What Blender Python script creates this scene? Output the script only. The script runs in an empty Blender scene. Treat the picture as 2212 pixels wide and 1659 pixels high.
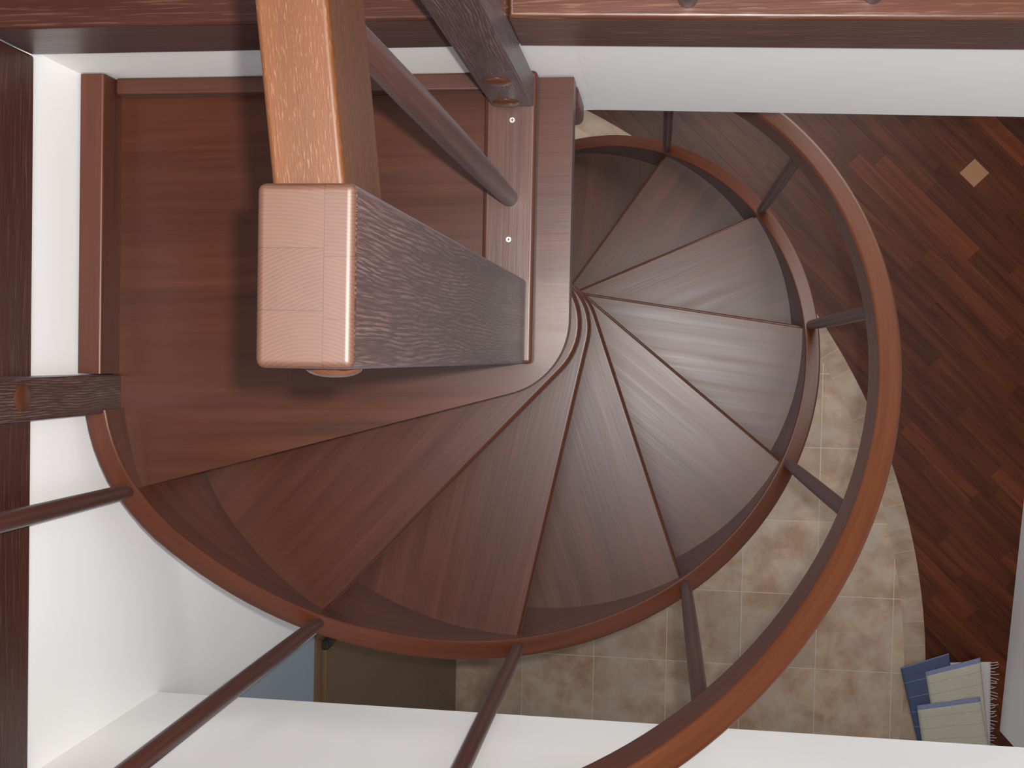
import bpy, bmesh, math, random
from mathutils import Vector, Matrix
random.seed(7)
C = bpy.context.scene.collection
sc = bpy.context.scene
pi = math.pi
R_ = math.radians

# ------------------------------------------------------------------ levels (metres, lower floor = 0)
CAMZ = 4.83
D1 = 1.67                      # eye height above the top tread
RISE = (CAMZ - D1) / 13
def tz(k): return CAMZ - D1 - RISE * (k - 1)      # top of tread k (1 = uppermost)
CX, CY = -0.262, 0.056         # axis of the spiral
R_IN, R_OUT = 0.604, 0.641     # stringer
HUB = 0.117
ANG1, DANG = -154.1, 31.36     # direction of nosings seen from the axis
Z_SLAB, Z_TRIM, Z_UP = 2.925, 3.345, 3.472
XL, YB, YF = -0.905, 0.422, -0.624

# ------------------------------------------------------------------ node helpers
def new_mat(name):
    m = bpy.data.materials.new(name); m.use_nodes = True
    nt = m.node_tree; nt.nodes.clear()
    out = nt.nodes.new('ShaderNodeOutputMaterial')
    b = nt.nodes.new('ShaderNodeBsdfPrincipled')
    nt.links.new(b.outputs[0], out.inputs[0])
    return m, nt, b
def N(nt, t, **kw):
    n = nt.nodes.new(t)
    for k, v in kw.items(): setattr(n, k, v)
    return n
def L(nt, a, b): nt.links.new(a, b)
def mixc(nt, fac, a, b, mode='MIX'):
    n = N(nt, 'ShaderNodeMix', data_type='RGBA', blend_type=mode)
    for s, v in ((0, fac), (6, a), (7, b)):
        if hasattr(v, 'is_output'): L(nt, v, n.inputs[s])
        elif isinstance(v, (int, float)): n.inputs[s].default_value = v
        else: n.inputs[s].default_value = (*v, 1)
    return n.outputs[2]
def ramp(nt, src, stops):
    r = N(nt, 'ShaderNodeValToRGB'); L(nt, src, r.inputs[0])
    el = r.color_ramp.elements
    while len(el) < len(stops): el.new(0.5)
    for e, (p, c) in zip(el, stops):
        e.position = p; e.color = (c, c, c, 1) if isinstance(c, (int, float)) else (*c, 1)
    return r.outputs[0]
def mathn(nt, op, a, b=None):
    n = N(nt, 'ShaderNodeMath', operation=op)
    for i, v in enumerate((a, b)):
        if v is None: continue
        if hasattr(v, 'is_output'): L(nt, v, n.inputs[i])
        else: n.inputs[i].default_value = v
    return n.outputs[0]
def noise(nt, vec, scale, det=3, rough=.55, dist=0):
    n = N(nt, 'ShaderNodeTexNoise'); L(nt, vec, n.inputs['Vector'])
    n.inputs['Scale'].default_value = scale; n.inputs['Detail'].default_value = det
    n.inputs['Roughness'].default_value = rough; n.inputs['Distortion'].default_value = dist
    return n.outputs['Fac']
def mapped(nt, src, scale=(1, 1, 1), rot=(0, 0, 0), loc=(0, 0, 0)):
    m = N(nt, 'ShaderNodeMapping'); L(nt, src, m.inputs[0])
    m.inputs['Scale'].default_value = scale; m.inputs['Rotation'].default_value = rot; m.inputs['Location'].default_value = loc
    return m.outputs[0]

def wood(name, dark, light, pore=.35, rough=.36, band=11., bump=.12, strip=0.0, coat=0.0, porecol=None, porescale=150., porelen=5., porecut=(.50, .62), spec=.42, lines=0., sheen=.03):
    """UV is in metres: u along the grain, v across it."""
    m, nt, b = new_mat(name)
    uv = N(nt, 'ShaderNodeUVMap').outputs[0]
    base = noise(nt, mapped(nt, uv, (1.1, band, 1)), 1.0, 4, .6, .4)
    fine = noise(nt, mapped(nt, uv, (porelen, porescale, 1)), 1.0, 3, .6, .3)
    med = noise(nt, mapped(nt, uv, (2.0, 42, 1)), 1.0, 3, .6, .6)
    f = mathn(nt, 'ADD', mathn(nt, 'MULTIPLY', base, .6), mathn(nt, 'MULTIPLY', med, .4))
    col = mixc(nt, ramp(nt, f, [(.36, 0.), (.64, 1.)]), dark, light)
    if strip > 0:
        vor = N(nt, 'ShaderNodeTexBrick'); L(nt, uv, vor.inputs['Vector'])
        vor.offset = .37; vor.inputs['Scale'].default_value = 1
        vor.inputs['Brick Width'].default_value = .62; vor.inputs['Row Height'].default_value = .043
        vor.inputs['Mortar Size'].default_value = 0
        vor.inputs['Color1'].default_value = (1, 1, 1, 1); vor.inputs['Color2'].default_value = (1 - strip, 1 - strip, 1 - strip, 1)
        col = mixc(nt, 1.0, col, vor.outputs['Color'], 'MULTIPLY')
    pr = ramp(nt, fine, [(porecut[0], 0.), (porecut[1], 1.)])
    pm = mathn(nt, 'MULTIPLY', pr, pore)
    pc = porecol or tuple(c * .45 for c in dark)
    col = mixc(nt, pm, col, pc)
    if lines:                                         # open ash pores: long wavy hairlines
        wob = noise(nt, mapped(nt, uv, (3.5, 16, 1)), 1.0, 2, .5)
        sx = N(nt, 'ShaderNodeSeparateXYZ'); L(nt, uv, sx.inputs[0])
        vv = mathn(nt, 'ADD', sx.outputs[1], mathn(nt, 'MULTIPLY', wob, .034))
        wv = mathn(nt, 'ABSOLUTE', mathn(nt, 'SUBTRACT', mathn(nt, 'FRACT', mathn(nt, 'MULTIPLY', vv, 250.)), .5))
        brk = noise(nt, mapped(nt, uv, (24, 700, 1)), 1.0, 2, .6)
        msk = noise(nt, mapped(nt, uv, (4, 45, 1)), 1.0, 3, .6)
        ln = mathn(nt, 'MULTIPLY', ramp(nt, wv, [(.20, 1.), (.38, 0.)]), mathn(nt, 'MULTIPLY', ramp(nt, brk, [(.42, 0.), (.56, 1.)]), ramp(nt, msk, [(.34, .1), (.62, 1.)])))
        col = mixc(nt, mathn(nt, 'MULTIPLY', ln, lines), col, pc)
    L(nt, col, b.inputs['Base Color'])
    b.inputs['Sheen Weight'].default_value = sheen; b.inputs['Sheen Roughness'].default_value = .45; b.inputs['Sheen Tint'].default_value = (.85, .85, 1, 1)
    rr = mathn(nt, 'ADD', rough - .06, mathn(nt, 'MULTIPLY', med, .14))
    L(nt, rr, b.inputs['Roughness'])
    b.inputs['Specular IOR Level'].default_value = spec
    b.inputs['Coat Weight'].default_value = coat; b.inputs['Coat Roughness'].default_value = .3
    bp = N(nt, 'ShaderNodeBump'); bp.inputs['Strength'].default_value = bump; bp.inputs['Distance'].default_value = .002
    L(nt, mathn(nt, 'ADD', fine, mathn(nt, 'MULTIPLY', med, .5)), bp.inputs['Height'])
    L(nt, bp.outputs[0], b.inputs['Normal'])
    return m

def endgrain(name, a, c, split=.048, row=.042):
    """UV in metres from the post's corner; six glued blocks, each with its own growth rings"""
    m, nt, b = new_mat(name)
    uv = N(nt, 'ShaderNodeUVMap').outputs[0]
    sep = N(nt, 'ShaderNodeSeparateXYZ'); L(nt, uv, sep.inputs[0])
    right = mathn(nt, 'GREATER_THAN', sep.outputs[0], split)
    v = mathn(nt, 'DIVIDE', mathn(nt, 'ADD', sep.outputs[1], mathn(nt, 'MULTIPLY', right, .0055)), row)
    cell = mathn(nt, 'ADD', mathn(nt, 'FLOOR', v), mathn(nt, 'MULTIPLY', right, 7.))
    wn = N(nt, 'ShaderNodeTexWhiteNoise', noise_dimensions='1D'); L(nt, cell, wn.inputs['W'])
    va = N(nt, 'ShaderNodeVectorMath', operation='MULTIPLY_ADD'); L(nt, wn.outputs['Color'], va.inputs[0])
    va.inputs[1].default_value = (.09, .05, 0); va.inputs[2].default_value = (-.09, .03, 0)
    vb = N(nt, 'ShaderNodeVectorMath', operation='ADD'); L(nt, uv, vb.inputs[0]); L(nt, va.outputs[0], vb.inputs[1])
    w = N(nt, 'ShaderNodeTexWave', wave_type='RINGS', rings_direction='Z'); L(nt, vb.outputs[0], w.inputs['Vector'])
    w.inputs['Scale'].default_value = 120; w.inputs['Distortion'].default_value = 2.2; w.inputs['Detail'].default_value = 3; w.inputs['Detail Scale'].default_value = .35
    sp = noise(nt, uv, 1400, 2); md = noise(nt, uv, 60, 3)
    f = mathn(nt, 'ADD', mathn(nt, 'MULTIPLY', w.outputs['Fac'], .32), mathn(nt, 'ADD', mathn(nt, 'MULTIPLY', sp, .38), mathn(nt, 'MULTIPLY', md, .3)))
    col = mixc(nt, f, a, c)
    fr = mathn(nt, 'ABSOLUTE', mathn(nt, 'SUBTRACT', mathn(nt, 'FRACT', v), .5))
    seam = mathn(nt, 'MAXIMUM', mathn(nt, 'GREATER_THAN', fr, .492), mathn(nt, 'LESS_THAN', mathn(nt, 'ABSOLUTE', mathn(nt, 'SUBTRACT', sep.outputs[0], split)), .0003))
    col = mixc(nt, mathn(nt, 'MULTIPLY', seam, .55), col, tuple(x * .5 for x in a))
    col = mixc(nt, mathn(nt, 'MULTIPLY', wn.outputs['Value'], .22), col, c)
    L(nt, col, b.inputs['Base Color']); b.inputs['Roughness'].default_value = .5; b.inputs['Specular IOR Level'].default_value = .4
    bp = N(nt, 'ShaderNodeBump'); bp.inputs['Strength'].default_value = .06; bp.inputs['Distance'].default_value = .001
    L(nt, f, bp.inputs['Height']); L(nt, bp.outputs[0], b.inputs['Normal'])
    return m

def paint(name, col, rough=.6, var=.03):
    m, nt, b = new_mat(name)
    o = N(nt, 'ShaderNodeTexCoord').outputs['Object']
    n = noise(nt, o, 2.5, 3)
    L(nt, mixc(nt, n, tuple(c * (1 - var) for c in col), tuple(min(1, c * (1 + var)) for c in col)), b.inputs['Base Color'])
    b.inputs['Roughness'].default_value = rough
    bp = N(nt, 'ShaderNodeBump'); bp.inputs['Strength'].default_value = .04; bp.inputs['Distance'].default_value = .002
    L(nt, noise(nt, o, 180, 2), bp.inputs['Height']); L(nt, bp.outputs[0], b.inputs['Normal'])
    return m

def plain(name, col, rough=.4, metal=0.):
    m, nt, b = new_mat(name)
    o = N(nt, 'ShaderNodeTexCoord').outputs['Object']
    n = noise(nt, o, 60, 2)
    L(nt, mixc(nt, n, tuple(c * .88 for c in col), tuple(min(1, c * 1.1) for c in col)), b.inputs['Base Color'])
    b.inputs['Roughness'].default_value = rough; b.inputs['Metallic'].default_value = metal
    return m

def tilemat(name, w, h, offset=0., loc=(0, 0, 0), grout=(.50, .45, .37), gs=.0019, tint=1.):
    m, nt, b = new_mat(name)
    uv = N(nt, 'ShaderNodeUVMap').outputs[0]
    v = mapped(nt, uv, (1, 1, 1), loc=loc)
    br = N(nt, 'ShaderNodeTexBrick'); L(nt, v, br.inputs['Vector'])
    br.offset = offset; br.inputs['Scale'].default_value = 1
    br.inputs['Brick Width'].default_value = w; br.inputs['Row Height'].default_value = h
    br.inputs['Mortar Size'].default_value = gs; br.inputs['Mortar Smooth'].default_value = .3; br.inputs['Bias'].default_value = 0
    br.inputs['Color1'].default_value = (1, 1, 1, 1); br.inputs['Color2'].default_value = (.84, .82, .80, 1); br.inputs['Mortar'].default_value = (1, 1, 1, 1)
    n1 = noise(nt, uv, 9, 5, .62, .3); n2 = noise(nt, mapped(nt, uv, loc=(4, 7, 0)), 4.5, 4, .6); n3 = noise(nt, uv, 70, 3)
    c = mixc(nt, ramp(nt, n1, [(.36, 0.), (.62, 1.)]), tuple(tint * x for x in (.34, .205, .125)), tuple(tint * x for x in (.50, .372, .262)))
    c = mixc(nt, mathn(nt, 'MULTIPLY', ramp(nt, n2, [(.45, 0.), (.65, 1.)]), .7), c, tuple(tint * x for x in (.45, .375, .31)))
    c = mixc(nt, mathn(nt, 'MULTIPLY', n3, .2), c, tuple(tint * x for x in (.3, .2, .12)))
    c = mixc(nt, 1.0, c, br.outputs['Color'], 'MULTIPLY')
    c = mixc(nt, br.outputs['Fac'], c, grout)
    L(nt, c, b.inputs['Base Color']); b.inputs['Roughness'].default_value = .5
    bp = N(nt, 'ShaderNodeBump', invert=True); bp.inputs['Strength'].default_value = .5; bp.inputs['Distance'].default_value = .002
    L(nt, br.outputs['Fac'], bp.inputs['Height']); L(nt, bp.outputs[0], b.inputs['Normal'])
    return m

def parquetmat(name):
    m, nt, b = new_mat(name)
    uv = N(nt, 'ShaderNodeUVMap').outputs[0]
    at = N(nt, 'ShaderNodeVertexColor'); at.layer_name = 'tone'
    base = noise(nt, mapped(nt, uv, (1.6, 26, 1)), 1, 4, .6, .5)
    fine = noise(nt, mapped(nt, uv, (6, 160, 1)), 1, 3, .6)
    f = mathn(nt, 'ADD', mathn(nt, 'MULTIPLY', base, .7), mathn(nt, 'MULTIPLY', fine, .3))
    c = mixc(nt, ramp(nt, f, [(.35, 0.), (.66, 1.)]), (.034, .0066, .0018), (.104, .0242, .0054))
    c = mixc(nt, 1.0, c, at.outputs['Color'], 'MULTIPLY')
    L(nt, c, b.inputs['Base Color']); b.inputs['Roughness'].default_value = .4; b.inputs['Specular IOR Level'].default_value = .22
    return m

def clothmat(name, bg, stripe, period=0.0, width=.1, hem=None, hemw=0.):
    """UV in metres: u along the stripes, v across."""
    m, nt, b = new_mat(name)
    uv = N(nt, 'ShaderNodeUVMap').outputs[0]
    sep = N(nt, 'ShaderNodeSeparateXYZ'); L(nt, uv, sep.inputs[0])
    weave = noise(nt, mapped(nt, uv, (60, 260, 1)), 1, 3, .6)
    c = mixc(nt, weave, tuple(x * .75 for x in bg), tuple(min(1, x * 1.2) for x in bg))
    if period:
        fr = mathn(nt, 'FRACT', mathn(nt, 'DIVIDE', sep.outputs[1], period))
        c = mixc(nt, mathn(nt, 'MULTIPLY', mathn(nt, 'LESS_THAN', fr, width), .55), c, stripe)
    if hem:
        c = mixc(nt, mathn(nt, 'LESS_THAN', sep.outputs[1], hemw), c, mixc(nt, weave, tuple(x * .6 for x in hem), tuple(x * 1.3 for x in hem)))
    L(nt, c, b.inputs['Base Color']); b.inputs['Roughness'].default_value = .95
    bp = N(nt, 'ShaderNodeBump'); bp.inputs['Strength'].default_value = .5; bp.inputs['Distance'].default_value = .002
    L(nt, weave, bp.inputs['Height']); L(nt, bp.outputs[0], b.inputs['Normal'])
    return m

M = {}
M['tread'] = wood('mahogany_stained_tread', (.047, .0114, .0042), (.076, .0205, .0074), pore=.12, rough=.34, band=9, bump=.05, strip=.24, spec=.31)
M['frame'] = wood('mahogany_stained_bentwood', (.074, .0175, .0042), (.112, .0290, .0072), pore=.15, rough=.40, band=22, bump=.06, spec=.4)
M['string'] = wood('mahogany_stained_stringer', (.052, .0118, .0034), (.088, .0205, .0058), pore=.15, rough=.42, band=22, bump=.06)
M['post'] = wood('mahogany_stained_ash', (.028, .0082, .0050), (.042, .0130, .0080), pore=.25, rough=.36, band=14, bump=.16, porecol=(.15, .09, .075), porescale=420, porelen=30, porecut=(.54, .66), lines=.8)
M['rod'] = wood('mahogany_stained_dowel', (.044, .0125, .0070), (.066, .0190, .0105), pore=.25, rough=.38, band=30, bump=.08, porecol=(.10, .045, .032), porescale=260, porelen=9, porecut=(.5, .64))
M['rail'] = wood('mahogany_stained_handrail', (.052, .0165, .0040), (.072, .0235, .0058), pore=.5, rough=.48, band=14, bump=.12, porecol=(.135, .065, .034), porescale=800, porelen=90, porecut=(.58, .66), sheen=.01, spec=.28)
M['plate'] = wood('mahogany_stained_board', (.048, .0135, .0065), (.080, .0245, .0115), pore=.25, rough=.38, band=20, bump=.10)
M['fascia'] = wood('mahogany_stained_fascia', (.032, .0078, .0042), (.058, .0155, .0078), pore=.5, rough=.34, band=12, bump=.18, porecol=(.12, .055, .040), porescale=260, porelen=10, porecut=(.54, .66))
M['edge'] = wood('mahogany_lit_edging', (.050, .0140, .0060), (.082, .0250, .0105), pore=.6, rough=.36, band=12, bump=.14, porecol=(.17, .085, .055), porescale=260, porelen=12, porecut=(.54, .66))  # fascia wood; stronger light on the right-hand rim put into its colour
M['plug'] = wood('mahogany_stained_plug', (.062, .0185, .0055), (.085, .0260, .0078), pore=.1, rough=.3, bump=.03)
M['end'] = endgrain('laminated_end_grain', (.034, .0138, .0082), (.068, .0310, .0190))
M['white'] = paint('white_wall_paint', (.86, .855, .85))
M['ceiling'] = paint('white_ceiling_paint', (.78, .78, .78))
M['blue'] = paint('blue_grey_wall_paint', (.27, .33, .385))
M['door'] = wood('brown_door_veneer', (.115, .066, .028), (.135, .078, .034), pore=.06, rough=.42, bump=.02)
M['casing'] = wood('brown_door_casing', (.12, .06, .026), (.15, .08, .035), pore=.08, rough=.35, bump=.02)
M['steel'] = plain('zinc_screw', (.45, .43, .40), .35, .9)
M['dark'] = plain('dark_bracket', (.012, .008, .006), .5)
M['tile'] = tilemat('beige_floor_tile', .3137, .3137, loc=(.2794, .6775 + .3137, 0))
M['border'] = tilemat('small_border_tile', .0990, .2, grout=(.42, .33, .23), gs=.0014, loc=(0, .05, 0), tint=.86)
M['parquet'] = parquetmat('jatoba_parquet')
M['inlay'] = plain('pale_oak_inlay', (.28, .125, .055), .4)
M['rag_blue'] = clothmat('blue_rag_weave', (.062, .080, .150), (.20, .24, .36), .07, .05)
M['rag_cream'] = clothmat('cream_rag_weave', (.46, .43, .34), (.24, .25, .28), .047, .05, hem=(.19, .21, .34), hemw=.016)
M['rag_pale'] = clothmat('pale_rag_weave', (.50, .47, .47), (.4, .4, .4))

# ------------------------------------------------------------------ mesh helpers
def link(name, me, mat, parent=None, loc=(0, 0, 0), rotz=0.):
    o = bpy.data.objects.new(name, me); C.objects.link(o)
    if mat is not None:
        for mm in (mat if isinstance(mat, (list, tuple)) else [mat]): me.materials.append(mm)
    if parent is not None: o.parent = parent
    o.location = loc; o.rotation_euler = (0, 0, rotz)
    return o
def smooth(me, a=40):
    for p in me.polygons: p.use_smooth = True
    me.set_sharp_from_angle(angle=R_(a))
def flat(o):
    m = o.modifiers.new('even_normals', 'WEIGHTED_NORMAL'); m.keep_sharp = True; m.weight = 100
    return o
def grain_uv(me, axis, seed=None):
    """box-projected UV in metres with u along 'axis'"""
    seed = random.random() * 40 if seed is None else seed
    if not me.uv_layers: me.uv_layers.new(name='UVMap')
    uv = me.uv_layers[0].data
    a = Vector(axis).normalized()
    for p in me.polygons:
        n = p.normal
        w = n.cross(a)
        if w.length < .3:                       # end face
            w = a.orthogonal().normalized(); u_ = a.cross(w)
        else:
            w.normalize(); u_ = a
        for li in p.loop_indices:
            co = me.vertices[me.loops[li].vertex_index].co
            uv[li].uv = (co.dot(u_) + seed, co.dot(w) + seed * 1.7 + (n.x * .31 + n.y * .53 + n.z * .17))
def bm_box(bm, lo, hi):
    vs = [bm.verts.new((x, y, z)) for x in (lo[0], hi[0]) for y in (lo[1], hi[1]) for z in (lo[2], hi[2])]
    for f in ((0, 1, 3, 2), (4, 6, 7, 5), (0, 4, 5, 1), (2, 3, 7, 6), (0, 2, 6, 4), (1, 5, 7, 3)):
        bm.faces.new([vs[i] for i in f])
def finish(bm, name, bevel=0., seg=3, axis=None, ang=30):
    bmesh.ops.recalc_face_normals(bm, faces=bm.faces)
    if bevel:
        es = [e for e in bm.edges if len(e.link_faces) == 2 and e.calc_face_angle() > R_(ang)]
        bmesh.ops.bevel(bm, geom=es, offset=bevel, offset_type='OFFSET', segments=seg, profile=.5, affect='EDGES', clamp_overlap=True)
    me = bpy.data.meshes.new(name); bm.to_mesh(me); bm.free()
    smooth(me)
    grain_uv(me, axis or (1, 0, 0))
    return me
def box(name, lo, hi, mat, parent=None, bevel=.003, axis=(1, 0, 0), seg=3):
    bm = bmesh.new(); bm_box(bm, lo, hi)
    return flat(link(name, finish(bm, name, bevel, seg, axis), mat, parent))
def prism(name, pts, z0, z1, mat, parent=None, bevel=.004, axis=(1, 0, 0), loc=(0, 0, 0), rotz=0., seg=3):
    bm = bmesh.new()
    lo = [bm.verts.new((x, y, z0)) for x, y in pts]; hi = [bm.verts.new((x, y, z1)) for x, y in pts]
    n = len(pts)
    bm.faces.new(hi); bm.faces.new(lo[::-1])
    for i in range(n): bm.faces.new((lo[i], lo[(i + 1) % n], hi[(i + 1) % n], hi[i]))
    bmesh.ops.recalc_face_normals(bm, faces=bm.faces)
    if bevel:
        es = [e for e in bm.edges if abs(e.verts[0].co.z - e.verts[1].co.z) < 1e-6]
        bmesh.ops.bevel(bm, geom=es, offset=bevel, offset_type='OFFSET', segments=seg, profile=.5, affect='EDGES', clamp_overlap=True)
    me = bpy.data.meshes.new(name); bm.to_mesh(me); bm.free(); smooth(me)
    grain_uv(me, axis)
    return flat(link(name, me, mat, parent, loc, rotz))
def sweep(name, path, prof, mat, parent=None, caps=True):
    """path: list of (centre Vector, side Vector (horizontal outward), up Vector); prof: closed list of (side, up)"""
    bm = bmesh.new(); uvl = bm.loops.layers.uv.new('UVMap')
    m = len(prof); rings = []
    pl = [0.]
    for i in range(m): pl.append(pl[-1] + math.dist(prof[i], prof[(i + 1) % m]))
    dist = [random.random() * 30]
    for i, (c, s, u) in enumerate(path):
        rings.append([bm.verts.new(c + s * a + u * b) for a, b in prof])
        if i: dist.append(dist[-1] + (c - path[i - 1][0]).length)
    so = random.random() * 30
    for i in range(len(path) - 1):
        for j in range(m):
            k = (j + 1) % m
            f = bm.faces.new((rings[i][j], rings[i][k], rings[i + 1][k], rings[i + 1][j]))
            for lp, (uu, vv) in zip(f.loops, ((i, j), (i, j + 1), (i + 1, j + 1), (i + 1, j))): lp[uvl].uv = (dist[uu], pl[vv] + so)
    if caps:
        for r, rev in ((rings[0], False), (rings[-1], True)):
            f = bm.faces.new(r[::-1] if rev else r)
            for lp in f.loops: lp[uvl].uv = (lp.vert.co.x + lp.vert.co.y + so, lp.vert.co.z)
    bmesh.ops.recalc_face_normals(bm, faces=bm.faces)
    me = bpy.data.meshes.new(name); bm.to_mesh(me); bm.free(); smooth(me, 35)
    return flat(link(name, me, mat, parent))
def rrect(w, h, r, n=4, off=(0, 0)):
    out = []
    for cx, cy, a0 in ((w / 2 - r, h / 2 - r, 0), (-w / 2 + r, h / 2 - r, 90), (-w / 2 + r, -h / 2 + r, 180), (w / 2 - r, -h / 2 + r, 270)):
        for i in range(n + 1):
            a = R_(a0 + 90 * i / n); out.append((cx + r * math.cos(a) + off[0], cy + r * math.sin(a) + off[1]))
    return out
def rod(name, p0, p1, r0, r1, mat, parent=None, rm=None, n=20):
    p0, p1 = Vector(p0), Vector(p1); d = (p1 - p0).normalized()
    s = d.cross(Vector((0, 1, 0))).normalized(); t = d.cross(s)
    rm = rm or max(r0, r1)
    st = [(0, r0), (.06, r0 + (rm - r0) * .25), (.25, r0 + (rm - r0) * .8), (.5, rm), (.75, r1 + (rm - r1) * .8), (.94, r1 + (rm - r1) * .25), (1, r1)]
    bm = bmesh.new(); uvl = bm.loops.layers.uv.new('UVMap'); rings = []; so = random.random() * 30
    for f, r in st:
        c = p0.lerp(p1, f); rings.append([bm.verts.new(c + (s * math.cos(2 * pi * i / n) + t * math.sin(2 * pi * i / n)) * r) for i in range(n)])
    Ln = (p1 - p0).length
    for i in range(len(st) - 1):
        for j in range(n):
            k = (j + 1) % n
            f = bm.faces.new((rings[i][j], rings[i][k], rings[i + 1][k], rings[i + 1][j]))
            for lp, (a, q) in zip(f.loops, ((i, j), (i, j + 1), (i + 1, j + 1), (i + 1, j))): lp[uvl].uv = (st[a][0] * Ln + so, 2 * pi * q / n * rm + so)
    bm.faces.new(rings[0]); bm.faces.new(rings[-1][::-1])
    bmesh.ops.recalc_face_normals(bm, faces=bm.faces)
    me = bpy.data.meshes.new(name); bm.to_mesh(me); bm.free(); smooth(me, 50)
    return link(name, me, mat, parent)
def dome(name, centre, normal, r, h, mat, parent=None, n=24):
    """wooden cover plug: short rim then a flat dome"""
    nn = Vector(normal).normalized(); s = nn.orthogonal().normalized(); t = nn.cross(s); c = Vector(centre)
    prof = [(1.0, -.3), (1.0, .12), (.96, .30), (.85, .55), (.65, .80), (.38, .95), (.15, 1.0)]
    bm = bmesh.new(); rings = [[bm.verts.new(c + (s * math.cos(2 * pi * i / n) + t * math.sin(2 * pi * i / n)) * r * a + nn * h * b) for i in range(n)] for a, b in prof]
    for i in range(len(prof) - 1):
        for j in range(n): bm.faces.new((rings[i][j], rings[i][(j + 1) % n], rings[i + 1][(j + 1) % n], rings[i + 1][j]))
    bm.faces.new(rings[-1]); bm.faces.new(rings[0][::-1])
    return link(name, finish(bm, name, 0, axis=t), mat, parent)
def empty(name, loc=(0, 0, 0)):
    o = bpy.data.objects.new(name, None); C.objects.link(o); o.location = loc; o.empty_display_size = .1
    return o
def adopt(root):
    """children were built in world coordinates: keep them there although the root stands at the thing's base"""
    bpy.context.view_layer.update()
    for ch in root.children: ch.matrix_parent_inverse = root.matrix_world.inverted()
def tag(o, label, cat, group=None):
    o['label'] = label; o['category'] = cat
    if group: o['group'] = group
def structure(o, label=None, cat=None):
    o['kind'] = 'structure'
    if label: o['label'] = label
    if cat: o['category'] = cat

# ------------------------------------------------------------------ the shell
def pol(r, a, z=0.): return Vector((CX + r * math.cos(R_(a)), CY + r * math.sin(R_(a)), z))

floor = empty('floor'); structure(floor, 'lower floor of beige tiles with a curved border against dark diagonal parquet', 'floor')
AC = (-1.59, -1.34); RI, RO = 2.617, 2.703
A0, A1 = R_(-38), R_(84)
def floor_part(name, bm, mat):
    me = bpy.data.meshes.new(name); bm.to_mesh(me); bm.free()
    return link(name, me, mat, floor)
bm = bmesh.new(); uvl = bm.loops.layers.uv.new('UVMap')
nseg = 96; pts = [(AC[0] + RI * math.cos(A0 + (A1 - A0) * i / nseg), AC[1] + RI * math.sin(A0 + (A1 - A0) * i / nseg)) for i in range(nseg + 1)]
vs = [bm.verts.new((x, y, 0)) for x, y in pts + [(AC[0], pts[-1][1]), (AC[0], pts[0][1])]]
f = bm.faces.new(vs)
for lp in f.loops: lp[uvl].uv = (lp.vert.co.x + 6.274, lp.vert.co.y + 6.274)
floor_part('tile_field', bm, M['tile'])
bm = bmesh.new(); uvl = bm.loops.layers.uv.new('UVMap')
ring = []
for i in range(nseg + 1):
    a = A0 + (A1 - A0) * i / nseg
    ring.append([(bm.verts.new((AC[0] + r * math.cos(a), AC[1] + r * math.sin(a), 0)), a * 2.66 + 4, v) for r, v in ((RI, 0.002), (RO, .086))])
for i in range(nseg):
    q = [ring[i][0], ring[i][1], ring[i + 1][1], ring[i + 1][0]]
    f = bm.faces.new([x[0] for x in q])
    for lp, x in zip(f.loops, q): lp[uvl].uv = (x[1], x[2])
floor_part('tile_border', bm, M['border'])
# parquet: staves laid on the diagonal, each a face with its own tone (one surface)
bm = bmesh.new(); uvl = bm.loops.layers.uv.new('UVMap'); cl = bm.loops.layers.float_color.new('tone')
pa = R_(-45); ux, uy = math.cos(pa), math.sin(pa); W_ = .069
rng = random.Random(3)
for row in range(-40, 62):
    v0 = row * W_; u = -3.6 + rng.random() * .4
    while u < 3.4:
        ln = rng.choice((.40, .48, .55, .55, .62))
        q = [(u + .0004, v0 + .0004), (u + ln - .0004, v0 + .0004), (u + ln - .0004, v0 + W_ - .0004), (u + .0004, v0 + W_ - .0004)]
        w = [(a * ux - b * uy + .3, a * uy + b * ux) for a, b in q]
        if any(math.hypot(x - AC[0], y - AC[1]) > RO - .02 for x, y in w) and all(-1.6 < x < 3.2 and -2.6 < y < 2.6 for x, y in w):
            f = bm.faces.new([bm.verts.new((x, y, -.0008)) for x, y in w]); t = rng.choice((.7, .8, .9, .95, 1., 1., 1.05, 1.1, 1.2, 1.45)); so = rng.random() * 30
            for lp, (a, b) in zip(f.loops, q): lp[uvl].uv = (a + so, b + so); lp[cl] = (t, t * rng.uniform(.97, 1.03), t, 1)
        u += ln
floor_part('parquet', bm, M['parquet'])
bm = bmesh.new()
bm.faces.new([bm.verts.new(p + (-.003,)) for p in ((-2, -2.6), (3.2, -2.6), (3.2, 2.6), (-2, 2.6))])
floor_part('subfloor', bm, M['dark'])
bm = bmesh.new(); s_ = .0415 * math.sqrt(2)
bm.faces.new([bm.verts.new((1.248 + a, .793 + b, .0006)) for a, b in ((s_, 0), (0, s_), (-s_, 0), (0, -s_))])
inl = floor_part('diamond_inlay', bm, M['inlay']); inl['label'] = 'pale square wood inlay set on the diagonal'

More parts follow.
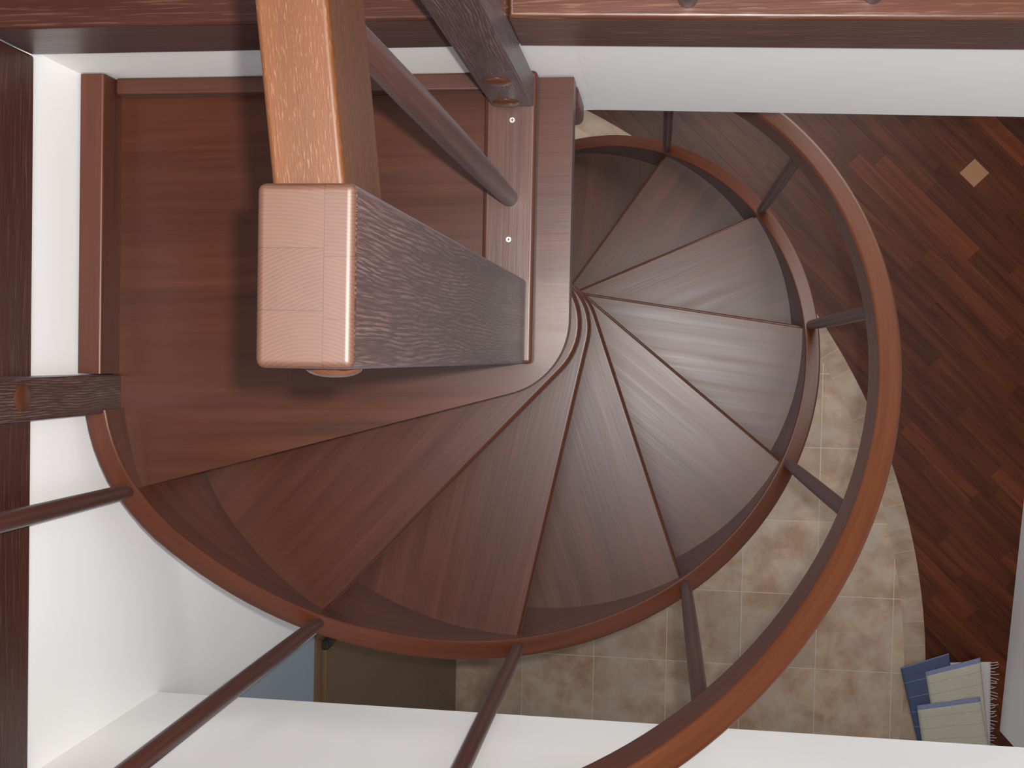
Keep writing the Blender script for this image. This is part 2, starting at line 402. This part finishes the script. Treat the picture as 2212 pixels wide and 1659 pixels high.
o = prism('wall_left', [(XL, YB + .6), (-1.15, YB + .6), (-1.15, -2.4), (XL, -2.4), (XL, -.748), (XL + .014, -.746), (XL + .014, -.56), (XL, -.06)], 0, Z_TRIM, M['white'], bevel=0); structure(o)
for v in o.data.vertices:                              # plaster leans a little: flush with the edging at the top
    if v.co.z > 1 and v.co.x > XL + .01: v.co.x = XL + .003
o = box('wall_left_blue', (XL, -2.4, 2.0), (XL + .0015, -.747, Z_SLAB), M['blue'], bevel=0); structure(o, 'blue grey wall area above the brown door', 'wall')
o = box('wall_back', (XL, YB, Z_SLAB + .002), (-.13, 2.3, Z_TRIM), M['white'], bevel=0); structure(o)
o = prism('wall_back_right', [(-.13, YB - .0005), (2.6, YB - .075), (2.6, 2.3), (-.13, 2.3)], Z_SLAB + .002, Z_TRIM, M['white'], bevel=0); structure(o)
o = box('wall_front', (XL, -2.3, Z_SLAB + .002), (2.6, YF, Z_TRIM), M['white'], bevel=.002); structure(o)
o = box('wall_stairwell_right', (.95, YF, Z_SLAB + .002), (2.6, YB - .08, Z_TRIM), M['white'], bevel=.002); structure(o)
for nm, lo, hi in (('ceiling', (XL, YB, Z_SLAB - .001), (2.6, 2.3, Z_SLAB + .001)),):
    o = box(nm, lo, hi, M['ceiling'], bevel=0); structure(o)
# white wall end standing at the right
a, b_ = Vector((1.415, -1.521)), Vector((1.500, -.30)); n_ = Vector((b_.y - a.y, a.x - b_.x)).normalized()
o = prism('wall_right', [tuple(a), tuple(a + n_ * .9), tuple(b_ + n_ * .9), tuple(b_)], 0, Z_SLAB - .002, M['white'], bevel=.002); structure(o)

# dark wooden edging round the opening (the upper floor's rim)
o = box('trim_1', (XL, YB - .008, Z_TRIM), (-.2, YB + .16, Z_UP), M['fascia'], bevel=.006); structure(o, 'dark wooden edging of the floor opening behind the landing', 'edging')
o = prism('trim_2', [(-.1995, YB - .008), (2.6, YB - .083), (2.6, YB + .16), (-.1995, YB + .16)], Z_TRIM, Z_UP + .002, M['edge'], bevel=.006); structure(o, 'dark wooden edging of the floor opening carrying the upper balusters', 'edging')
o = box('trim_3', (-1.15, -2.3, Z_TRIM), (XL + .006, YB - .0085, Z_UP), M['fascia'], bevel=.005, axis=(0, 1, 0)); structure(o, 'dark wooden edging along the white left wall', 'edging')
o = box('trim_4', (XL + .007, YF - .16, Z_TRIM), (2.6, YF + .008, Z_UP), M['fascia'], bevel=.006); structure(o, 'dark wooden edging of the floor opening in front', 'edging')
o = box('floor_upper', (-.9, YB + .161, Z_TRIM), (2.6, 2.3, Z_UP - .03), M['plate'], bevel=0); structure(o)

# door in the left wall, far below
door = empty('door_1', (XL, -1.3, 0)); structure(door, 'brown door in the left wall seen steeply from above', 'door')
box('door_leaf', (XL + .001, -1.80, 0.004), (XL + .017, -.805, 1.94), M['door'], door, bevel=.004, axis=(0, 0, 1))
cs = box('door_casing', (XL + .0005, -1.88, 1.9405), (XL + .006, -.75, 2.0), M['casing'], door, bevel=.002, axis=(0, 1, 0)); cs['label'] = 'lighter brown head casing'
box('door_casing', (XL + .0005, -.803, 0.0), (XL + .006, -.75, 1.94), M['casing'], door, bevel=.002, axis=(0, 0, 1))
box('door_hinge', (XL + .004, -.802, 1.90), (XL + .024, -.778, 1.95), M['dark'], door, bevel=.003)
adopt(door)

# ------------------------------------------------------------------ spiral staircase
stair = empty('spiral_staircase', (CX, CY, 0))
tag(stair, 'mahogany brown winding staircase of wedge treads turning down inside a curved stringer', 'staircase')
RT = [(-190, .604), (-176, .604), (-165, .611), (-156, .622), (-147, .626), (-138, .622), (-126, .617), (-112, .610), (-90, .605), (-75, .604), (400, .604)]
def rin(a):
    for (a0, r0), (a1, r1) in zip(RT, RT[1:]):
        if a0 <= a <= a1: return r0 + (r1 - r0) * (a - a0) / (a1 - a0)
    return .604
def tofa(a): return 1 + (a - ANG1) / DANG
def aoft(t): return ANG1 + DANG * (t - 1)
def zs(t):                                            # top of the stringer
    if t >= 1.25: return CAMZ - (D1 + RISE * (t - 1) - .03)
    t0 = .62; f = (t - t0) / (1.25 - t0)              # flattens out towards the straight part
    za = CAMZ - 1.612; zb = CAMZ - (D1 + RISE * .25 - .03)
    f = max(0, f); sl = -RISE * (1.25 - t0)
    return za + (zb - za) * (3 * f * f - 2 * f ** 3) + sl * (f ** 3 - f ** 2)
# treads
TH = .04
def tread(k):
    ph = -164.9 + 31.4 * (k - 1); pb = ph - 31.4
    off = .066
    def ray(dirang, d, n=1):                          # line at perpendicular distance d from the axis, to the stringer
        u = Vector((math.cos(R_(dirang)), math.sin(R_(dirang)))); w = Vector((-u.y, u.x)) * d
        s = .59
        for _ in range(8):
            P = w + u * s; a = math.degrees(math.atan2(P.y, P.x))
            aa = a + 360 * round((aoft(k) - a) / 360)
            s = math.sqrt(max(0, (rin(aa) + .012) ** 2 - d * d))
        return (w + u * s), aa
    Pn, an = ray(ph, HUB); Pb, ab = ray(pb, off)
    pts = []
    for i in range(15):
        a = ab + (an - ab) * i / 14; r = rin(a) + .012; pts.append((r * math.cos(R_(a)), r * math.sin(R_(a))))
    h0 = ph + 90; h1 = pb + math.degrees(math.atan2(off, math.sqrt(HUB ** 2 - off ** 2))) + 360
    n = 40
    for i in range(n + 1):
        a = R_(h0 + (h1 - h0) * i / n); pts.append((HUB * math.cos(a), HUB * math.sin(a)))
    rot = R_(ph); c, s = math.cos(-rot), math.sin(-rot)
    loc = [(x * c - y * s, x * s + y * c) for x, y in pts]
    return prism('tread', loc, -TH, 0, M['tread'], stair, bevel=.010, axis=(1, 0, 0), loc=(0, 0, tz(k)), rotz=rot, seg=4)
# top tread: long landing-like step reaching back to the wall
ph = -164.9; u = Vector((math.cos(R_(ph)), math.sin(R_(ph)))); w = Vector((-u.y, u.x)) * HUB
pts = []
for i in range(22):
    a = R_(ph + 90 + (360 - (ph + 90) - 360) * i / 21); pts.append((HUB * math.cos(a), HUB * math.sin(a)))
pts += [(HUB, YB - CY - .003), (-.862 - CX - .012, YB - CY - .003), (-.862 - CX - .012, -.03 - CY)]
Pn = w + u * .60
an = math.degrees(math.atan2(Pn.y, Pn.x))
for a in [(-174) + ((an + 174) * i / 9) for i in range(10)]:
    r = rin(a) + .012; pts.append((r * math.cos(R_(a)), r * math.sin(R_(a))))
T1 = prism('tread', pts, -TH, 0, M['tread'], stair, bevel=.010, axis=(1, .03, 0), loc=(0, 0, tz(1)), seg=4)
T1['label'] = 'large top tread reaching back to the wall'
for k in range(2, 14): tread(k)
# newel tube in the middle, hidden below the tread ends
rod('centre_pole', (0, 0, 0), (0, 0, tz(1) - TH), .045, .045, M['string'], stair)
bt = box('back_batten', (-.860 - CX, YB - .027 - CY, tz(1)), (-.276 - CX, YB - .0005 - CY, tz(1) + .026), M['plate'], stair, bevel=.004)
bt['label'] = 'narrow batten along the back wall'
cb = bmesh.new(); bm_box(cb, (-.30 - CX, YB - .042 - CY, tz(1) - .17), (-.1415 - CX, YB - .001 - CY, tz(1) - TH))
cb = link('support_block', finish(cb, 'support_block', .012, 4, (0, 0, 1)), M['string'], stair)
# stringers
def string_prof(w, h, r=.005):
    return [(-w / 2, -h), (-w / 2, -r)] + [(-w / 2 + r - r * math.cos(R_(x)), -r + r * math.sin(R_(x))) for x in (30, 60, 90)] + \
           [(w / 2 - r, 0)] + [(w / 2 - r + r * math.sin(R_(x)), -r + r * math.cos(R_(x))) for x in (30, 60, 90)] + [(w / 2, -h)]
up = Vector((0, 0, 1))
path = []; a = -165.6
while a < 222:
    t = tofa(a); r = rin(a) + .0185
    path.append((Vector((r * math.cos(R_(a)), r * math.sin(R_(a)), max(zs(t), .31))), Vector((math.cos(R_(a)), math.sin(R_(a)), 0)), up)); a += 2.4
sw = sweep('curved_stringer', path, string_prof(.037, .30), M['string'], stair)
path = [(Vector((-.882 - CX, y - CY, CAMZ - 1.612)), Vector((-1, 0, 0)), up) for y in (YB - .002, .3, .15, .0, -.0405)]
sweep('wall_stringer', path, string_prof(.040, .28), M['string'], stair)

# ------------------------------------------------------------------ curved stair railing
srail = empty('stair_railing', (-.88, -.07, tz(1)))
tag(srail, 'curved brown railing with round balusters following the outer stringer of the winding stairs', 'railing')
def rh(t): return .632 + .006 * max(0, min(4.6 - t, 2.2))
path = []; a = -163.4
while a < 223:
    t = tofa(a); r = rh(t)
    path.append((pol(r, a, max(zs(t) + .85, 0.7)), Vector((math.cos(R_(a)), math.sin(R_(a)), 0)), up)); a += 2.2
sweep('handrail', path, rrect(.038, .10, .007, 4), M['frame'], srail)
for k in range(1, 13):
    if k > 9: continue
    a = aoft(k) + (.6 if k > 1 else .2); t = tofa(a)
    rb = rin(a) + .0185
    p0 = pol(rb, a, zs(t) - .015); p1 = pol(rh(t), a, zs(t) + .805)
    rod('baluster', p0, p1, .0115, .0125, M['rod'], srail, rm=.0135)
lp = box('post', (-.9035, -.1025, tz(1) - .10), (-.8585, -.0425, CAMZ - .62), M['post'], srail, bevel=.003, axis=(0, 0, 1))
dome('cover_plug', (-.8585, -.070, CAMZ - 1.395), (1, 0, 0), .0195, .0045, M['plug'], lp)
dome('cover_plug', (-.8585, -.070, CAMZ - .80), (1, 0, 0), .0195, .0045, M['plug'], lp)
adopt(srail)

# ------------------------------------------------------------------ straight guard rail on the top tread
guard = empty('landing_railing', (-.235, .2, tz(1)))
tag(guard, 'straight brown guard railing with thick square newel standing on the top tread', 'railing')
PZ = tz(1) + .035
pl = box('base_plate', (-.2735, -.0115, tz(1)), (-.1965, YB - .0005, PZ), M['plate'], guard, bevel=.006, axis=(0, 1, 0))
for p in ((-.232, .348), (-.234, .172)):
    sb = bmesh.new(); bmesh.ops.create_cone(sb, cap_ends=True, segments=18, radius1=.0046, radius2=.004, depth=.0012, matrix=Matrix.Translation((p[0], p[1], PZ + .0004)))
    scw = link('screw', finish(sb, 'screw', 0), M['steel'], pl); scw['label'] = 'grey screw head'
    cr = bmesh.new(); bm_box(cr, (p[0] - .0026, p[1] - .0005, PZ + .0008), (p[0] + .0026, p[1] + .0005, PZ + .0013)); bm_box(cr, (p[0] - .0005, p[1] - .0026, PZ + .0008), (p[0] + .0005, p[1] + .0026, PZ + .0013))
    me_ = finish(cr, 'screw_slot', 0); scw.data.materials.append(M['dark'])
    jb = bmesh.new(); jb.from_mesh(scw.data); nf = len(jb.faces); jb.from_mesh(me_)
    jb.faces.ensure_lookup_table()
    for f in jb.faces[nf:]: f.material_index = 1
    jb.to_mesh(scw.data); jb.free(); bpy.data.meshes.remove(me_)
# newel
bm = bmesh.new(); bm_box(bm, (-.2755, -.0115, PZ), (-.2065, .1135, CAMZ - .72))
me = finish(bm, 'newel_post', .006, 4, (0, 0, 1))
me.materials.append(M['post']); me.materials.append(M['end'])
for p in me.polygons:
    if p.normal.z > .35:
        p.material_index = 1
        for li in p.loop_indices:
            co = me.vertices[me.loops[li].vertex_index].co; me.uv_layers[0].data[li].uv = (co.x + .2755, co.y + .0115 + .003)
nw = flat(link('newel_post', me, None, guard))
dome('cover_plug', (-.233, -.0115, CAMZ - .765), (0, -1, 0), .0200, .0065, M['plug'], nw)
# end post against the back wall
ep = box('end_post', (-.262, .3675, PZ), (-.2005, YB - .0095, CAMZ - .62), M['post'], guard, bevel=.003, axis=(0, 0, 1))
dome('cover_plug', (-.233, .3675, CAMZ - 1.485), (0, -1, 0), .020, .0045, M['plug'], ep)
dome('cover_plug', (-.238, .3675, CAMZ - 1.606), (0, -1, 0), .020, .0045, M['plug'], ep)
# handrail: rises slightly towards the wall
h0, h1 = Vector((-.248, .1138, CAMZ - .80)), Vector((-.2725, .3673, CAMZ - .785))
side = Vector((1, .11, 0)).normalized()
sweep('handrail', [(h0, side, up), (h0.lerp(h1, .5), side, up), (h1, side, up)], rrect(.052, .106, .0042, 4), M['rail'], guard)
rod('baluster', (-.234, .233, PZ - .002), (-.2515, .252, CAMZ - .845), .0125, .0125, M['rod'], guard, rm=.0158)
adopt(guard)

# ------------------------------------------------------------------ railing on the upper floor edge (only the feet show)
urail = empty('upper_railing', (.24, YB + .02, Z_UP))
tag(urail, 'round brown baluster feet standing on the dark edging at the top right', 'railing')
for i in range(5):
    x = .017 + .214 * i
    rod('baluster', (x, YB + .010, Z_UP + .001), (x, YB + .010, Z_UP + .80), .0125, .0125, M['rod'], urail, rm=.015)
path = [(Vector((x, YB + .010, Z_UP + .85)), Vector((0, 1, 0)), up) for x in (-.195, .3, .95)]
sweep('handrail', path, rrect(.050, .10, .006, 4), M['rail'], urail)
adopt(urail)

# ------------------------------------------------------------------ folded rag rug on the lower floor
rug = empty('folded_rug', (1.22, -1.5, 0))
tag(rug, 'folded blue and cream rag rug with white fringe on the floor by the border tiles', 'rug')
def cloth(name, q, z, th, mat, nu=26, nv=26, amp=.004):
    """q: four corners (a, b, c, d): a-b along the stripes, a-d across"""
    a, b, c, d = [Vector(p) for p in q]
    lu, lv = (b - a).length, (d - a).length
    bm = bmesh.new(); uvl = bm.loops.layers.uv.new('UVMap')
    rr = random.Random(len(name) + int(z * 1e4)); p1, p2 = rr.random() * 6, rr.random() * 6
    def P(i, j):
        u, v = i / nu, j / nv
        p = (a.lerp(b, u)).lerp(d.lerp(c, u), v)
        e = min(u * lu, (1 - u) * lu, v * lv, (1 - v) * lv); rd = th * .9
        rim = math.sqrt(max(0, 1 - (1 - min(e, rd) / rd) ** 2))
        return p, z + th * (.25 + .75 * rim) + amp * math.sin(9 * u + p1) * math.sin(7 * v + p2) * min(1, e * 20)
    top = [[None] * (nv + 1) for _ in range(nu + 1)]
    for i in range(nu + 1):
        for j in range(nv + 1):
            p, zz = P(i, j); top[i][j] = bm.verts.new((p.x, p.y, zz))
    for i in range(nu):
        for j in range(nv):
            f = bm.faces.new((top[i][j], top[i + 1][j], top[i + 1][j + 1], top[i][j + 1]))
            for lp, (ii, jj) in zip(f.loops, ((i, j), (i + 1, j), (i + 1, j + 1), (i, j + 1))): lp[uvl].uv = (ii / nu * lu, jj / nv * lv)
    ed = [top[i][0] for i in range(nu + 1)] + [top[nu][j] for j in range(1, nv + 1)] + [top[i][nv] for i in range(nu - 1, -1, -1)] + [top[0][j] for j in range(nv - 1, 0, -1)]
    lo = [bm.verts.new((v.co.x, v.co.y, z)) for v in ed]
    for i in range(len(ed)):
        k = (i + 1) % len(ed); bm.faces.new((ed[k], ed[i], lo[i], lo[k]))
    bm.faces.new(lo)
    bmesh.ops.recalc_face_normals(bm, faces=bm.faces)
    me = bpy.data.meshes.new(name); bm.to_mesh(me); bm.free(); smooth(me, 60)
    return link(name, me, mat, rug)
o = cloth('underside_fold', [(1.17, -1.25), (1.372, -1.235), (1.385, -1.80), (1.17, -1.80)], 0.0, .012, M['rag_pale']); o['label'] = 'pale fold at the bottom with the fringe'
o = cloth('blue_fold', [(1.20, -1.205), (1.008, -1.278), (1.135, -1.78), (1.30, -1.78)], .0125, .013, M['rag_blue']); o['label'] = 'dark blue fold'
o = cloth('cream_fold', [(1.105, -1.285), (1.322, -1.213), (1.385, -1.72), (1.19, -1.74)], .0265, .012, M['rag_cream']); o['label'] = 'cream fold with blue hem'
o = cloth('cream_fold', [(1.072, -1.425), (1.322, -1.372), (1.42, -1.86), (1.145, -1.86)], .0395, .013, M['rag_cream']); o['label'] = 'uppermost cream fold with blue hem'
fb = bmesh.new()
rr = random.Random(5)
for i in range(46):
    y = -1.238 - i * .012 ; x0 = 1.371
    w_ = .0016; ln = rr.uniform(.018, .036); dy = rr.uniform(-.012, .010)
    p = [Vector((x0 - .004, y, .006)), Vector((x0 + ln * .5, y + dy * .4, .007)), Vector((x0 + ln, y + dy, .003))]
    prev = None
    for q in p:
        r_ = [fb.verts.new(q + Vector((0, w_ * math.cos(t), w_ * math.sin(t)))) for t in (0, pi / 2, pi, 3 * pi / 2)]
        if prev:
            for j in range(4): fb.faces.new((prev[j], prev[(j + 1) % 4], r_[(j + 1) % 4], r_[j]))
        prev = r_
fr = link('fringe', finish(fb, 'fringe', 0), M['rag_pale'], rug); fr['kind'] = 'stuff'; fr['label'] = 'white fringe threads'
adopt(rug)

# ------------------------------------------------------------------ light
def lamp(name, kind, loc, power, color, size=None, rot=(0, 0, 0), size_y=None):
    l = bpy.data.lights.new(name, kind); l.energy = power; l.color = color
    if kind == 'AREA':
        l.shape = 'RECTANGLE'; l.size = size; l.size_y = size_y or size
    else: l.shadow_soft_size = size
    o = bpy.data.objects.new(name, l); C.objects.link(o); o.location = loc; o.rotation_euler = rot
    return o
lamp('camera_flash', 'POINT', (.034, .030, CAMZ + .005), 142, (1.0, .95, .88), .011)
lamp('upper_ceiling_lamp', 'AREA', (.14, -.06, CAMZ + 1.05), 57, (.88, .915, 1.0), 1.0)
lamp('lower_room_window', 'AREA', (.5, 1.65, 2.6), 34, (1.0, .97, .92), 1.4, (R_(-28), 0, 0), .8)
wd = bpy.data.worlds.new('daylight'); sc.world = wd; wd.use_nodes = True
wd.node_tree.nodes['Background'].inputs[0].default_value = (.84, .90, 1.0, 1); wd.node_tree.nodes['Background'].inputs[1].default_value = .30

# ------------------------------------------------------------------ camera
cam = bpy.data.cameras.new('camera'); co = bpy.data.objects.new('camera', cam); C.objects.link(co)
cam.sensor_width = 36; cam.lens = 2400 * 36 / 2212; cam.clip_start = .02
Rm = Matrix(((0.9904297, -0.0230938, 0.13607234), (0.01981124, 0.99948031, 0.02542883), (-0.13658887, -0.02248971, 0.9903725)))
co.matrix_world = Matrix.Translation((0, 0, CAMZ)) @ Rm.to_4x4()
sc.camera = co
sc.view_settings.view_transform = 'Standard'; sc.view_settings.look = 'None'
sc.view_settings.exposure = 0; sc.view_settings.gamma = 1; sc.view_settings.use_curve_mapping = False
